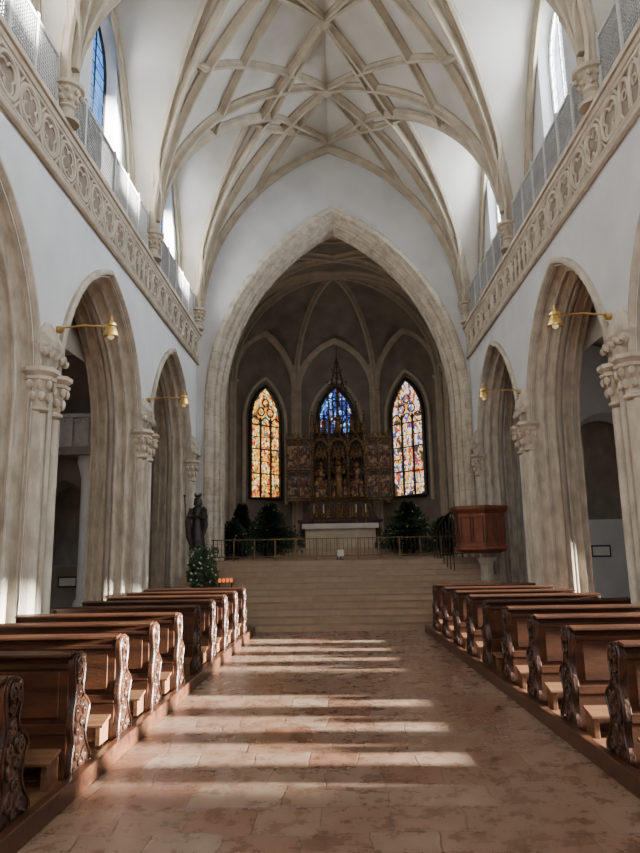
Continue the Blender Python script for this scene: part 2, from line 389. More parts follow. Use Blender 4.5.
    while y<YE-.2:
        if y>2.8:
            if y<7.2 and side>0 or 11.5<y<12.6:
                for q in (-.14,.14):
                    P=arch_path(.125,radius(.125,.17),zc+.06,zc-.26,0,5)
                    mb.tube([(X,y+q+h,z) for h,z in P],.022,6)
                    mb.tube([(X,y+q+.06*math.cos(a),zc+.02+.06*math.sin(a)) for a in [2*pi*i/9 for i in range(9)]],.014,5,True)
                mb.tube([(X,y-.14,zc+.24),(X,y,zc+.10),(X,y+.14,zc+.24)],.02,6)
            else:
                mb.tube([(X,y+.245*math.cos(a),zc+.245*math.sin(a)) for a in [2*pi*i/20 for i in range(20)]],.030,6,True)
                nl=4 if k%2 else 3
                for q in range(nl):
                    b0=2*pi*q/nl+pi/4; rl=.088 if nl==4 else .098; dl=.118 if nl==4 else .112
                    mb.tube([(X,y+dl*math.cos(b0)+rl*math.cos(b0+a),zc+dl*math.sin(b0)+rl*math.sin(b0+a)) for a in [-2.2+4.4*i/9 for i in range(10)]],.018,5)
            for zz in (-1,1):
                mb.tube([(X,y+pitch/2-.1,zc+zz*.27),(X,y+pitch/2,zc+zz*.13),(X,y+pitch/2+.1,zc+zz*.27)],.02,6)
        y+=pitch;k+=1
    struct(mb.obj('trim_%d'%(3 if side<0 else 4),'frieze',smooth=True),'carved geometric tracery frieze of circles and small arches','frieze')
    for bi in range(1,5):
        ya,yb=BY[bi]+.16,BY[bi+1]-.16
        xr=side*(W+.0); org=(xr,(ya+yb)/2,7.25)
        mb=MB()
        for z in (7.27,8.12): mb.box(xr-.02,xr+.02,ya,yb,z-.025,z+.025)
        for i in range(7):
            yy=ya+(yb-ya)*i/6; mb.box(xr-.025,xr+.025,yy-.03,yy+.03,7.25,8.2)
        root=tag(mb.obj('gallery_railing','grey',None,org),'pale grey framed metal grille railing on the gallery','railing','gallery railings')
        mb=MB(); nb=int((yb-ya)/.05)
        for i in range(nb): 
            yy=ya+(yb-ya)*i/nb; mb.box(xr-.006,xr+.006,yy-.007,yy+.007,7.3,8.1)
        for j in range(15): mb.box(xr-.006,xr+.006,ya,yb,7.32+.054*j,7.332+.054*j)
        mb.obj('grille','greydark',root,org)
    for y in BY[2:]:
        org=(side*W,y,7.25)
        root=empty('vault_respond',org,'short stone vault shaft with foliate capital','column','vault shafts above the frieze')
        cx=side*(W-.08)
        mb=MB(); mb.lathe((cx,y,7.23),[(.17,0),(.17,.05),(.1,.1),(.1,.25)],12); mb.obj('shaft','rib',root,org,True)
        mb=MB(); mb.lathe((cx,y,7.42),[(.1,0),(.13,.03),(.11,.06),(.13,.16),(.18,.28),(.22,.3),(.22,.36)],12)
        for t,(zz,rr,nn) in enumerate(((7.55,.13,7),(7.65,.165,8))):
            for k in range(nn):
                an=2*pi*(k+.5*t)/nn; mb.ball((cx+rr*math.cos(an),y+rr*math.sin(an),zz),.045,6,5)
        mb.obj('capital','rib',root,org,True)
    for bi in range(1,5):
        c=centers[bi]+WS; xg=side*(CW+.22)
        P=arch_path(.52,radius(.52,.85),10.3,8.9,0,8)
        mb=MB(); mb.add([(xg,c+h,z) for h,z in P],[tuple(range(len(P)))])
        wn=bi+(0 if side<0 else 4)
        o=mb.obj('window_%d'%wn,'paneblue' if side<0 else 'panewhite',None,(xg,c,8.9))
        struct(o,'tall pointed clerestory window with leaded '+('blue' if side<0 else 'clear')+' glass','window')
        mb=MB(); xf=side*(CW+.19)
        mb.tube([(xf,c+h,z) for h,z in P],.03,6); mb.tube([(xf,c,8.9),(xf,c,11.1)],.015,6)
        for i in range(8): mb.tube([(xf,c-.5,9.05+.24*i),(xf,c+.5,9.05+.24*i)],.008,5)
        f=mb.obj('window_frame','iron' if side<0 else 'greydark',o,(xg,c,8.9))

# ------------------------------------------------------------------ east wall + chancel arch
XC=.1
mb=MB(); TA=3.42; TR=radius(TA,5.45); TZ=5.3
wallholes(mb,lambda h,z:(XC+h,YE,z),-4.6,4.6,0,13.2,[(0,TA,TR,TZ,0)],18)
struct(mb.obj('wall_east','plaster'),'white plastered wall above the chancel arch','wall')
tp=[(-.05,.02),(-.05,-.08),(.0,-.1),(.08,-.1),(.11,-.05),(.11,.04),(.12,.1),(.14,.14),(.17,.16)]+arcpts(.2,.21,.05,-pi*.75,pi*.45)+[(.2,.28),(.24,.28),(.25,.34),(.28,.38)]+arcpts(.31,.43,.045,-pi*.75,pi*.45)+[(.31,.5),(.36,.52),(.36,.8),(.2,1.0)]
mb=MB(); ring(mb,lambda h,z,d:(XC+h,YE+d,z),TA,TR,TZ,0,tp,24)
o=mb.obj('chancel_arch','stone2'); tag(o,'tall pointed moulded stone chancel arch','arch')
mb=MB()
wallholes(mb,lambda h,z:(XC+h,YE+1,z),-4.8,4.8,0,13,[(0,TA-.25,TR-.25,TZ,0)],18)
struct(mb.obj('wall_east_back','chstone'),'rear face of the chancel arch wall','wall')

# ------------------------------------------------------------------ nave vault
ZS=7.6; FR=radius(W,5.0); GB=2.12; GR=radius(GB,4.3)
def f(x):
    x=abs(x)
    return ZS+math.sqrt(max(0,FR*FR-(x+FR-W)**2)) if x<W else ZS
def g(y):
    c=min(centers,key=lambda q:abs(q-y)); t=abs(y-c)
    return ZS+math.sqrt(max(0,GR*GR-(t+GR-GB)**2)) if t<GB else ZS
def H(x,y): return max(f(x),g(y))
def Nn(x,y):
    e=.02
    gx=(H(x+e,y)-H(x-e,y))/(2*e); gy=(H(x,y+e)-H(x,y-e))/(2*e)
    return Vector((gx,gy,-1)).normalized()
xs=[];m_=math.acos((FR-W)/FR)
for i in range(23): xs.append(FR*math.cos(m_*i/22)-(FR-W))
xs=[CW+.02,3.85,3.7]+xs; xs=[-x for x in xs]+xs[::-1][1:]
ys=[YW]
gm=math.acos((GR-GB)/GR)
for c in centers:
    loc=[GR*math.cos(gm*i/14)-(GR-GB) for i in range(15)]
    ys+=[c-t for t in loc]+[c+t for t in loc[::-1][1:]]
ys.append(YE+.02)
mb=MB(); mb.grid(lambda x,y:(x,y,H(x,y)),xs,ys)
struct(mb.obj('ceiling','vault',smooth=True),'pale plastered gothic net vault cells','ceiling')
RP=[(-.092,-.05),(-.092,.05),(-.07,.055),(-.04,.10),(-.032,.19),(.032,.19),(.04,.10),(.07,.055),(.092,.05),(.092,-.05)]
RP2=[(a*.85,b*.9) for a,b in RP]
def ribline(mb,p,q,prof,n=22,mode='both'):
    pts=[];nr=[]
    for i in range(n+1):
        t=i/n
        if mode=='both': t=(1-math.cos(pi*t))/2
        elif mode=='start': t=t*t
        x=p[0]+(q[0]-p[0])*t; y=p[1]+(q[1]-p[1])*t
        if y>YE-.05 or y<YW: continue
        pts.append((x,y,H(x,y))); nr.append(Nn(x,y))
    if len(pts)>2: mb.sweep(pts,nr,prof)
w=W-.02
x0=0
for i in range(1000):
    if f(i*.0036)<=ZS+4.3: x0=i*.0036; break
SL=4.3/w
tn=5
for k in range(1,5):
    ya,yb=BY[k],BY[k+1]; ym=centers[k]; mb=MB()
    for s in (-1,1):
        ribline(mb,(s*w,ya+.02),(-s*w,yb-.02),RP,40)
        ribline(mb,(s*w,ya+.02),(0,yb),RP,26,'start'); ribline(mb,(s*w,yb-.02),(0,ya),RP,26,'start')
        ribline(mb,(s*x0,ym),(0,ya),RP2,12,'lin'); ribline(mb,(s*x0,ym),(0,yb),RP2,12,'lin')
        for yk,dr in ((ya,-1),(yb,1)):
            xe=.3
            while xe<3.2 and f(xe)>g(min(ym+dr*SL*xe,YE))+.0: xe+=.02
            ribline(mb,(0,ym),(s*xe,ym+dr*SL*xe),RP2,20,'lin')
            pts=[];nr=[]
            for i in range(25):
                u=(i/24); yy=yk+(ym-yk)*(u**2)
                gz=g(yy); d=math.sqrt(max(0,FR*FR-(gz-ZS)**2))-(FR-W); x=s*max(min(d,w),0)
                pts.append((x,yy,gz)); nr.append((Nn(x-s*.03,yy)+Nn(x+s*.03,yy)).normalized())
            mb.sweep(pts,nr,RP2)
        pts=[];nr=[]
        for i in range(41):
            an=gm*(1-abs(i/20-1)); t=GR*math.cos(an)-(GR-GB); yy=ym+(t if i>20 else -t)
            pts.append((s*(CW-.05),yy,g(yy))); nr.append((0,-1 if i>20 else 1,-.4))
        mb.sweep(pts,nr,RP2)
    for yy in (ya,ym):
        if yy<YE: mb.lathe((0,yy,f(0)-.24),[(.05,0),(.13,.03),(.13,.1),(.08,.2)],10)
    struct(mb.obj('trim_%d'%tn,'rib'),'moulded stone ribs of one net vault bay','vault ribs'); tn+=1
mb=MB(); pts=[];nr=[]
for i in range(61):
    an=m_*(1-abs(i/30-1)); x=FR*math.cos(an)-(FR-W); x=x if i>30 else -x
    pts.append((x,YE-.1,f(x))); nr.append((-x,0,-2))
mb.sweep(pts,nr,RP); struct(mb.obj('trim_%d'%tn,'rib'),'stone wall rib against the chancel wall','vault rib'); tn+=1

# ------------------------------------------------------------------ aisles
AW=[(c+.15,1.75,radius(1.75,.7),1.75,.6) for c in centers[:3]]+[(centers[3]-.1,1.55,radius(1.55,.7),1.75,.6)]  # unseen openings, sized and placed to pass sun bands onto the floor
for side,sn in ((-1,'left'),(1,'right')):
    mb=MB(); 
    wallholes(mb,lambda h,z:(side*8.5,h,z),YW,17.5,0,6.9,AW if side>0 else [])
    mb.box(side*8.5,side*8.6,17.4,18.45,0,7); mb.box(side*4.7,side*8.6,17.45,18.45,6.9,7.0)
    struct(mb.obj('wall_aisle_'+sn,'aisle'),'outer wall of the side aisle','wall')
    if side>0:
        for i,(c,a_,R_,zs_,zb_) in enumerate(AW):
            P=arch_path(a_,R_,zs_,zb_,0,8); mb=MB(); mb.add([(8.52,c+h,z) for h,z in P],[tuple(range(len(P)))])
            struct(mb.obj('window_%d'%(12+i),'panedim',None,(8.52,c,zb_)),'broad unseen aisle window pane added to dim the sun','window')
    mb=MB(); a=2.03; R_=radius(a,2.0)
    P=arch_path(a,R_,4.9,4.9,0,12,False)
    mb.grid(lambda i,y:(side*(6.48+P[i][0]),y,P[i][1]),list(range(len(P))),[YW,17.5])
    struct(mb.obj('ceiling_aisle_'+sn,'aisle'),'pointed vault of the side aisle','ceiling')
    mb=MB()
    for y in BY[1:]:
        pts=[(side*(6.48+h),y,z) for h,z in P]; mb.sweep(pts,[(-side*(h),0,-1) for h,z in P],[(a_*1.4,b_*1.3) for a_,b_ in RP])
        mb.tube([(side*8.42,y,0),(side*8.42,y,4.9)],.12,8)
    struct(mb.obj('trim_%d'%(20+(side>0)),'rib'),'stone transverse ribs of the aisle vault','vault ribs')
    zs_=4.0 if side>0 else 2.5; zb_=2.15 if side>0 else 1.2
    mb=MB()
    wallholes(mb,lambda h,z:(side*(7.2)+h,17.5,z),-2.75,1.4 if side>0 else 2.75,0,6.9,[(-.0,.95 if side>0 else .75,radius(.85,.95),zs_,zb_)])
    ring(mb,lambda h,z,d:(side*7.2+h,17.5+d,z),.95 if side>0 else .75,radius(.85,.95),zs_,zb_,[(0,0),(.12,.5)])
    mb.box(side*7.2-1.05,side*7.2+1.05,17.46,18.05,zb_-.1,zb_)
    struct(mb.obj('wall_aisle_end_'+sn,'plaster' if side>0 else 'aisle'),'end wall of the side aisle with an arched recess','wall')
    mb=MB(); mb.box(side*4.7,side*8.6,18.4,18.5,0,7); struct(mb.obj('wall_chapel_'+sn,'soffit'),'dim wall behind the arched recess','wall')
mb=MB(); mb.box(-8.48,-4.8,16.6,17.48,4.0,4.2)
root=tag(mb.obj('gallery_balcony','aisle',None,(-6.8,17,4.0)),'grey stone side gallery with panelled balustrade','balcony')
mb=MB(); mb.box(-8.48,-4.8,16.55,16.68,4.95,5.05); mb.box(-8.48,-4.8,16.64,16.68,4.2,4.95)
for i in range(9): 
    x=-8.4+i*.42; mb.box(x-.04,x+.04,16.58,16.66,4.2,4.95)
    for z in (4.28,4.87): mb.box(x,x+.22,16.60,16.65,z-.03,z+.03)
mb.obj('balustrade','grey',root,(-6.8,17,4.0))
for cx in (-7.95,-6.45):
    org=(cx,17.1,0)
    mb=MB(); mb.lathe((cx,17.1,0),[(.2,0),(.2,.3),(.13,.4),(.13,3.4),(.2,3.7),(.24,3.8),(.24,4.0)],12)
    tag(mb.obj('aisle_column','plaster',None,org,True),'round stone column carrying the side gallery','column','columns under the side gallery')
for (x,z,w_,h_,sgn) in ((6.75,1.35,.5,.3,1),(7.75,1.25,.16,.5,1),(-6.95,.8,.5,.28,-1)):
    org=(x,17.4,z); root=empty('framed_notice',org,'small black framed notice on the aisle wall','picture frame')
    mb=MB(); mb.box(x-w_/2,x+w_/2,17.42,17.5,z-h_/2,z+h_/2); mb.obj('frame','black',root,org)
    mb=MB(); mb.box(x-w_/2+.04,x+w_/2-.04,17.41,17.43,z-h_/2+.04,z+h_/2-.04); mb.obj('sheet','paper',root,org)
mb=MB(); mb.box(-8.6,8.6,YW-.2,YW,0,13.2); struct(mb.obj('wall_west','plaster'),'west end wall','wall')

# ------------------------------------------------------------------ chancel
CZ=8.2; CA=4.2; CRi=radius(CA,3.7); AY=24.0; T8=math.tan(pi/8)
def F(r):
    r=abs(r); return CZ+math.sqrt(max(0,CRi*CRi-(r+CRi-CA)**2)) if r<CA else CZ
def G2(t,b,h):
    R_=radius(b,h); t=abs(t); return CZ+math.sqrt(max(0,R_*R_-(t+R_-b)**2)) if t<b else CZ
cm=math.acos((CRi-CA)/CRi)
rs=[CRi*math.cos(cm*i/18)-(CRi-CA) for i in range(19)]
cxs=[-r for r in rs]+rs[::-1][1:]
def CH(x,y):
    c=19.5 if y<21 else 22.5
    return max(F(x),G2(y-c,1.5,2.4))
cys=[18.0+i*.12 for i in range(51)]
mb=MB(); mb.grid(lambda x,y:(XC+x,y,CH(x,y)),cxs,cys)
def AP(rho,an):
    k=round(an/(pi/4)); na=k*pi/4; d=rho/math.cos(an-na)
    x=d*math.cos(an); y=d*math.sin(an); tau=d*math.sin(an-na)
    b=CA*T8; z=max(F(rho),G2(tau,b,2.4))
    return (XC+x,AY+y,z)
mb.grid(lambda r,a_:AP(r,a_),rs+[0.0001],[pi*i/80 for i in range(81)])
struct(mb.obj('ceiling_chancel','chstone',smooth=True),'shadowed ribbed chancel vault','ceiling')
corners=[(CA,AY+CA*T8),(CA*T8,AY+CA),(-CA*T8,AY+CA),(-CA,AY+CA*T8)]
mb=MB()
poly=[(CA,18.0)]+corners+[(-CA,18.0)]
for i in range(len(poly)-1):
    p,q=poly[i],poly[i+1]
    mb.add([(XC+p[0],p[1],0),(XC+q[0],q[1],0),(XC+q[0],q[1],11),(XC+p[0],p[1],11)],[(0,1,2,3)])
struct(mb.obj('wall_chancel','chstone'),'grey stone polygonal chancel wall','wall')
mb=MB(); CP=[(a*1.3,b*1.3) for a,b in RP]
def sw(pts,nr,p=CP): mb.sweep(pts,nr,p)
for (cx,cy) in corners+[(CA,AY),(-CA,AY),(CA,21),(-CA,21),(CA,18.2),(-CA,18.2)]:
    v=Vector((cx,cy-(AY if cy>AY-.1 else cy),0)).normalized()
    for off in (-.17,0,.17):
        t_=Vector((-v.y,v.x,0))*off
        mb.tube([(XC+cx-v.x*.12+t_.x,cy-v.y*.12+t_.y,1.26),(XC+cx-v.x*.12+t_.x,cy-v.y*.12+t_.y,CZ)],.11 if off==0 else .065,8)
    mb.lathe((XC+cx-v.x*.1,cy-v.y*.1,CZ-.3),[(.14,0),(.2,.2),(.26,.25),(.26,.32)],8)
for (cx,cy) in corners:
    pts=[];nr=[]
    for i in range(19):
        r=rs[i]/CA; x=cx*r; y=(cy-AY)*r; pts.append((XC+x,AY+y,F(rs[i]))); nr.append((-cx,-(cy-AY),-4))
    sw(pts,nr)
for na in (pi/4,pi/2,3*pi/4):
    b=CA*T8; R_=radius(b,2.4); P=arch_path(b,R_,CZ,CZ,0,10,False); n=Vector((math.cos(na),math.sin(na),0)); t=Vector((-n.y,n.x,0))
    base=Vector((XC,AY,0))+n*(CA-.06)
    sw([base+t*h+Vector((0,0,z)) for h,z in P],[(-t.x*h,-t.y*h,-1) for h,z in P])
for y in (18.3,21,24.0):
    sw([(XC+x,y,F(x)) for x in cxs],[(-x,0,-3) for x in cxs])
for (ya,yb) in ((18.2,21),(21,24.0)):
    for s in (-1,1):
        pts=[];nr=[]
        for x in cxs:
            t=(x*s+CA)/(2*CA); y=ya+(yb-ya)*t; pts.append((XC+x,y,max(F(x),CH(x,y)))); nr.append((-x,0,-3))
        sw(pts,nr)
struct(mb.obj('trim_%d'%tn,'chrib'),'stone ribs and wall shafts of the chancel','vault ribs'); tn+=1
def stwin(num,na,wd,z0,zs,rise,mat,lab):
    n=Vector((math.cos(na),math.sin(na),0)); t=Vector((-n.y,n.x,0)); a=wd/2; R_=radius(a,rise)
    base=Vector((XC,AY,0))+n*(CA-.04); P=arch_path(a,R_,zs,z0,0,8)
    root=MB(); root.add([base+t*h+Vector((0,0,z)) for h,z in P],[tuple(range(len(P)))])
    org=(base.x,base.y,z0); o=root.obj('window_%d'%num,mat,None,org); struct(o,lab,'window')
    mb=MB(); fb=base-n*.05
    mb.tube([fb+t*h+Vector((0,0,z)) for h,z in P]+[fb-t*a+Vector((0,0,z0))],.09,6)
    for u in (-a/3,a/3): mb.tube([fb+t*u+Vector((0,0,z0)),fb+t*u+Vector((0,0,zs+.1))],.05,6)
    for s in (-1,0,1):
        q=arch_path(a/3,radius(a/3,.4),zs-.25,zs-.25,0,5,False)
        mb.tube([fb+t*(h+s*a*2/3)+Vector((0,0,z)) for h,z in q],.03,6)
    for (uu,vv) in ((-.3,.35),(.3,.35),(0,.75)):
        mb.tube([fb+t*(uu*a+.17*math.cos(an))+Vector((0,0,zs+vv+.17*math.sin(an))) for an in [2*pi*i/12 for i in range(12)]],.03,6,True)
    z=z0+.5; j=0
    while z<zs:
        mb.tube([fb-t*a+Vector((0,0,z)),fb+t*a+Vector((0,0,z))],.014 if j%2==0 else .03,5); z+=.5; j+=1
    mb.obj('tracery','black',o,org)
    mb=MB(); P2=arch_path(a+.3,radius(a+.3,rise+.35),zs,z0-.2,0,8)
    mb.tube([fb+t*h+Vector((0,0,z)) for h,z in P2],.08,6); mb.obj('surround','chrib',o,org,True)
stwin(9,3*pi/4,1.6,3.55,6.75,1.45,'glassL','tall pointed amber stained glass window with tracery')
stwin(10,pi/4,1.68,3.55,6.8,1.6,'glassR','tall pointed pale stained glass window with tracery')
stwin(11,pi/2,1.6,3.6,6.9,1.5,'glassB','pointed blue stained glass window behind the altarpiece')

# ------------------------------------------------------------------ steps
NS=11; RH=1.26/NS; TD=.29
def lvl(y): return RH*min(NS,math.floor((y-13.0)/TD)+1)
mb=MB(); 
for i in range(NS):
    y=13.0+TD*i; z=RH*(i+1)
    mb.box(-3.5,3.5,y,17.1,z-RH,z-.028); mb.box(-3.5,3.5,y-.03,17.1,z-.028,z)
o=mb.obj('chancel_steps','step',None,(0,13,0)); tag(o,'wide flight of worn beige stone steps','steps')
mb=MB(); mb.box(-2.3,2.5,23.3,26.6,1.26,1.42); mb.box(-1.9,2.1,23.7,26.6,1.42,1.56)
tag(mb.obj('altar_dais','step',None,(XC,24.5,1.26)),'low stepped stone dais under the altar','dais')

# ------------------------------------------------------------------ communion rail
org=(XC,16.7,1.26); root=empty('communion_rail',org,'low dark bronze communion railing across the top step','railing')
mb=MB()
for z in (1.36,1.78): mb.box(-3.1,3.15,16.69,16.71,z-.012,z+.012)
mb.obj('rail','bronze',root,org)
for i in range(13):
    xx=-3.05+i*.512; mb=MB(); mb.box(xx-.015,xx+.015,16.68,16.72,1.26,1.8); mb.obj('post','bronze',root,org)
mb2=MB()
for i in range(60):
    xx=-3.05+i*.104; mb2.box(xx-.006,xx+.006,16.695,16.705,1.36,1.78)
mb2.obj('bars','iron',root,org)
org=(.1,16.6,1.26); root=empty('notice_stand',org,'small white paper notice on a thin stand','sign')
mb=MB(); mb.box(.085,.115,16.6,16.62,1.26,1.4); mb.lathe((.1,16.61,1.26),[(.08,0),(.08,.02)],10); mb.obj('stand','black',root,org)
mb=MB(); mb.box(.02,.18,16.58,16.6,1.34,1.5); mb.obj('sheet','paper',root,org)

# ------------------------------------------------------------------ pews
def catmull(P,m=5,closed=True):
    n=len(P);out=[]
    for i in range(n):
        p0,p1,p2,p3=[Vector((*P[(i+k-1)%n],0)) for k in range(4)]
        for j in range(m):
            t=j/m
            q=.5*((2*p1)+(-p0+p2)*t+(2*p0-5*p1+4*p2-p3)*t*t+(-p0+3*p1-3*p2+p3)*t**3)
            out.append((q.x,q.y))
    return out
PL=1.76; PZ=.1
root=empty('church_pew',(0,0,PZ),'dark reddish-brown carved wooden pew with worn kneeler','pew','wooden pews flanking the aisle')
ctrl=[(.02,.0),(.25,-.005),(.47,.0),(.49,.07),(.40,.15),(.33,.25),(.37,.35),(.42,.43),(.35,.49),(.26,.53),(.22,.60),(.25,.70),(.24,.79),(.19,.835),(.10,.85),(.02,.84),(-.03,.77),(.0,.66),(.03,.55),(-.01,.44),(-.02,.34),(.03,.22),(-.01,.1)]
KY,KZ=.74,.93
sc=lambda a,b:(a*KY,b*KZ)
out=[sc(*p) for p in catmull(ctrl,4)]
def spiral(cx,cz,r,a0,turns,n=16,end=.15):
    return [sc(cx+r*(1-(1-end)*i/n)*math.cos(a0+turns*2*pi*i/n),cz+r*(1-(1-end)*i/n)*math.sin(a0+turns*2*pi*i/n)) for i in range(n+1)]
for sx in (-1,1):
    xo=sx*(PL/2-.03)
    mb=MB(); mb.prism(out,lambda a,b:(xo-.015,a,b),lambda a,b:(xo+.015,a,b))
    for fs in (-1,1):
        xx=xo+fs*.02
        ins=[(.15+(a-.15)*.90,.40+(b-.40)*.965) for a,b in out]
        mb.tube([(xx,a,b) for a,b in ins],.009,5,True)
        for sp in (spiral(.11,.75,.06,0,1.4),spiral(.20,.72,.035,pi,-1.2),spiral(.19,.79,.03,0,1.2),spiral(.11,.65,.04,pi,-1.3),spiral(.15,.56,.045,pi/2,1.2),spiral(.08,.54,.03,0,-1.2),spiral(.10,.43,.055,-pi/2,-1.4),spiral(.28,.43,.055,pi/2,1.3),spiral(.20,.46,.03,0,1.1),spiral(.12,.31,.05,pi/2,1.3),spiral(.22,.34,.045,pi,-1.2),spiral(.12,.15,.06,pi/2,1.4),spiral(.30,.10,.06,pi,-1.4),spiral(.20,.22,.045,0,1.2),spiral(.20,.08,.035,0,-1.2)):
            n=len(sp); mb.tube([(xx,a,b) for a,b in sp],[.013-.005*i/(n-1) for i in range(n)],5)
            mb.ball((xx,sp[-1][0],sp[-1][1]),.014,6,5)
        for (a,b,an) in ((.06,.63,.6),(.19,.62,2.2),(.05,.50,-.6),(.22,.52,.4),(.04,.30,.9),(.28,.31,2.4),(.06,.05,.3),(.38,.05,2.8),(.16,.69,1.4),(.05,.71,1.7)):
            ca,sa=math.cos(an),math.sin(an)
            q=[sc(a-ca*.04,b-sa*.04),sc(a-sa*.014,b+ca*.014),sc(a+ca*.045,b+sa*.045),sc(a+sa*.014,b-ca*.014)]
            mb.add([(xx,q[0][0],q[0][1]),(xx+fs*.014,q[1][0],q[1][1]),(xx,q[2][0],q[2][1]),(xx+fs*.002,q[3][0],q[3][1])],[(0,1,2,3)])
    mb.obj('end_panel','woodcarve',root,None,True)
xa,xb=-PL/2+.05,PL/2-.05
mb=MB(); mb.box(xa,xb,.05,.34,.38,.41); mb.obj('seat','woodworn',root,None,bevel=.008)
mb=MB()
mb.prism([(.01,.28),(.035,.28),(.02,.775),(-.005,.775)],lambda a,b:(xa,a,b),lambda a,b:(xb,a,b))
for i in range(3):
    u0=xa+(xb-xa)*i/3
    mb.box(u0+.06,u0+(xb-xa)/3-.06,-.006,.01,.38,.67)
mb.box(xa,xb,-.01,.02,.28,.34); mb.box(xa,xb,-.02,.02,.69,.72)
mb.obj('backrest','wood',root,None,bevel=.004)
mb=MB(); mb.prism([(-.07,.77),(.03,.785),(.03,.803),(-.07,.788)],lambda a,b:(xa-.03,a,b),lambda a,b:(xb+.03,a,b)); mb.obj('book_ledge','wood',root,None,bevel=.003)
mb=MB(); mb.prism([(-.24,.15),(-.06,.19),(-.06,.21),(-.24,.17)],lambda a,b:(xa,a,b),lambda a,b:(xb,a,b))
for u in (xa+.03,(xa+xb)/2-.02,xb-.07): mb.box(u,u+.04,-.20,-.02,0,.155)
mb.obj('kneeler','woodworn',root,None,bevel=.004)
mb=MB(); mb.box(xa,xb,.30,.33,.12,.38); mb.box(xa,xb,.0,.03,0,.28); mb.obj('front_board','wood',root)
def curbL(y): return -(1.755-.0195*(y-1.5))
def curbR(y): return 1.90-.0265*(y-1.5)
locs=[(curbL(3.7+.9*k)-.05-PL/2,3.7+.9*k,PZ) for k in range(10)]+[(curbR(2.0+.9*k)+.05+PL/2,2.0+.9*k,PZ) for k in range(12)]  # nearest right rows lie out of view, added for their shadow bands
root.location=locs[0]
for l in locs[1:]: copything(root,l)
for sg,cf in ((-1,curbL),(1,curbR)):
    y0,y1=1.5,12.78; outx=sg*3.58
    def slab(mb,fa,fb,z0,z1):
        a0,a1,b0,b1=fa(y0),fa(y1),fb(y0),fb(y1)
        vs=[(a0,y0,z0),(b0,y0,z0),(b1,y1,z0),(a1,y1,z0),(a0,y0,z1),(b0,y0,z1),(b1,y1,z1),(a1,y1,z1)]
        mb.add(vs,[(0,3,2,1),(4,5,6,7),(0,1,5,4),(1,2,6,5),(2,3,7,6),(3,0,4,7)])
    mb=MB(); slab(mb,lambda y:cf(y)+sg*.07,lambda y:outx,0,PZ); o=mb.obj('pew_platform','woodworn',None,(sg*2.6,7,0)); tag(o,'low wooden platform beneath the pews','platform')
    mb=MB(); slab(mb,cf,lambda y:cf(y)+sg*.07,0,.13); o=mb.obj('platform_curb','wood',None,(cf(7),7,0),bevel=.01); tag(o,'dark wooden curb beam edging the aisle','curb')

# ------------------------------------------------------------------ figures
def figure(mb,c,h,dy=-1,crown=False,child=False,slim=1.0):
    x,y,z=c
    fold=lambda an,zz:.13*math.sin(7*an+zz*3/h)*max(0,1-zz/(h*.75))
    mb.lathe(c,[(r*h*slim,q*h) for r,q in ((.19,0),(.18,.08),(.15,.3),(.13,.48),(.115,.6),(.135,.7),(.13,.78),(.07,.825),(.045,.85),(.045,.87))],24,1,.75,fold=fold)
    mb.ball((x,y,z+.925*h),.065*h,12,9,(.85,.95,1.18))
    mb.ball((x,y+dy*.062*h,z+.92*h),.013*h,6,5)
    mb.lathe((x,y-dy*.015*h,z+.83*h),[(.085*h,0),(.08*h,.06*h),(.07*h,.12*h),(.03*h,.165*h)],14)
    for s in (-1,1):
        mb.tube([(x+s*.115*h,y,z+.77*h),(x+s*.16*h,y+dy*.03*h,z+.62*h),(x+s*.07*h,y+dy*.13*h,z+.60*h),(x+s*.02*h,y+dy*.15*h,z+.63*h)],[.045*h,.042*h,.035*h,.018*h],8)
    if crown:
        mb.lathe((x,y,z+.985*h),[(.05*h,0),(.06*h,.03*h)],12)
        for k in range(6): mb.tube([(x+.055*h*math.cos(k*pi/3),y+.055*h*math.sin(k*pi/3),z+1.0*h),(x+.07*h*math.cos(k*pi/3),y+.07*h*math.sin(k*pi/3),z+1.07*h)],[.012*h,.004*h],5)
    if child:
        mb.lathe((x+.13*h,y+dy*.12*h,z+.58*h),[(.05*h,0),(.055*h,.08*h),(.03*h,.15*h)],10)
        mb.ball((x+.13*h,y+dy*.12*h,z+.765*h),.04*h,8,6)
        mb.tube([(x+.13*h,y+dy*.15*h,z+.70*h),(x+.21*h,y+dy*.2*h,z+.74*h)],[.016*h,.01*h],6)
px_,py_=-3.08,14.9
sz=lvl(py_-.2)
mb=MB(); mb.lathe((px_,py_,sz),[(.25,0),(.25,.1),(.19,.16),(.17,.62),(.2,.76),(.23,.80),(.23,.85)],8,rot=pi/8)
tag(mb.obj('statue_pedestal','stone',None,(px_,py_,sz)),'octagonal stone pedestal under the dark statue','pedestal')
mb=MB(); figure(mb,(px_,py_,sz+.85),1.2,-1,True,True,.78)
mb.tube([(px_-.13,py_-.02,sz+1.75),(px_-.2,py_-.06,sz+1.5),(px_-.17,py_-.08,sz+1.15),(px_-.1,py_-.1,sz+.95)],[.05,.075,.07,.04],8)
mb.tube([(px_+.14,py_,sz+1.75),(px_+.19,py_-.05,sz+1.4),(px_+.12,py_-.08,sz+1.1)],[.04,.06,.03],8)
mb.tube([(px_-.2,py_-.2,sz+1.4),(px_-.25,py_-.22,sz+2.02)],.014,5); mb.ball((px_-.25,py_-.22,sz+2.05),.03,6,5)
tag(mb.obj('robed_statue','statue',None,(px_,py_,sz+.85),True),'dark robed crowned statue holding a child on a pedestal','statue')
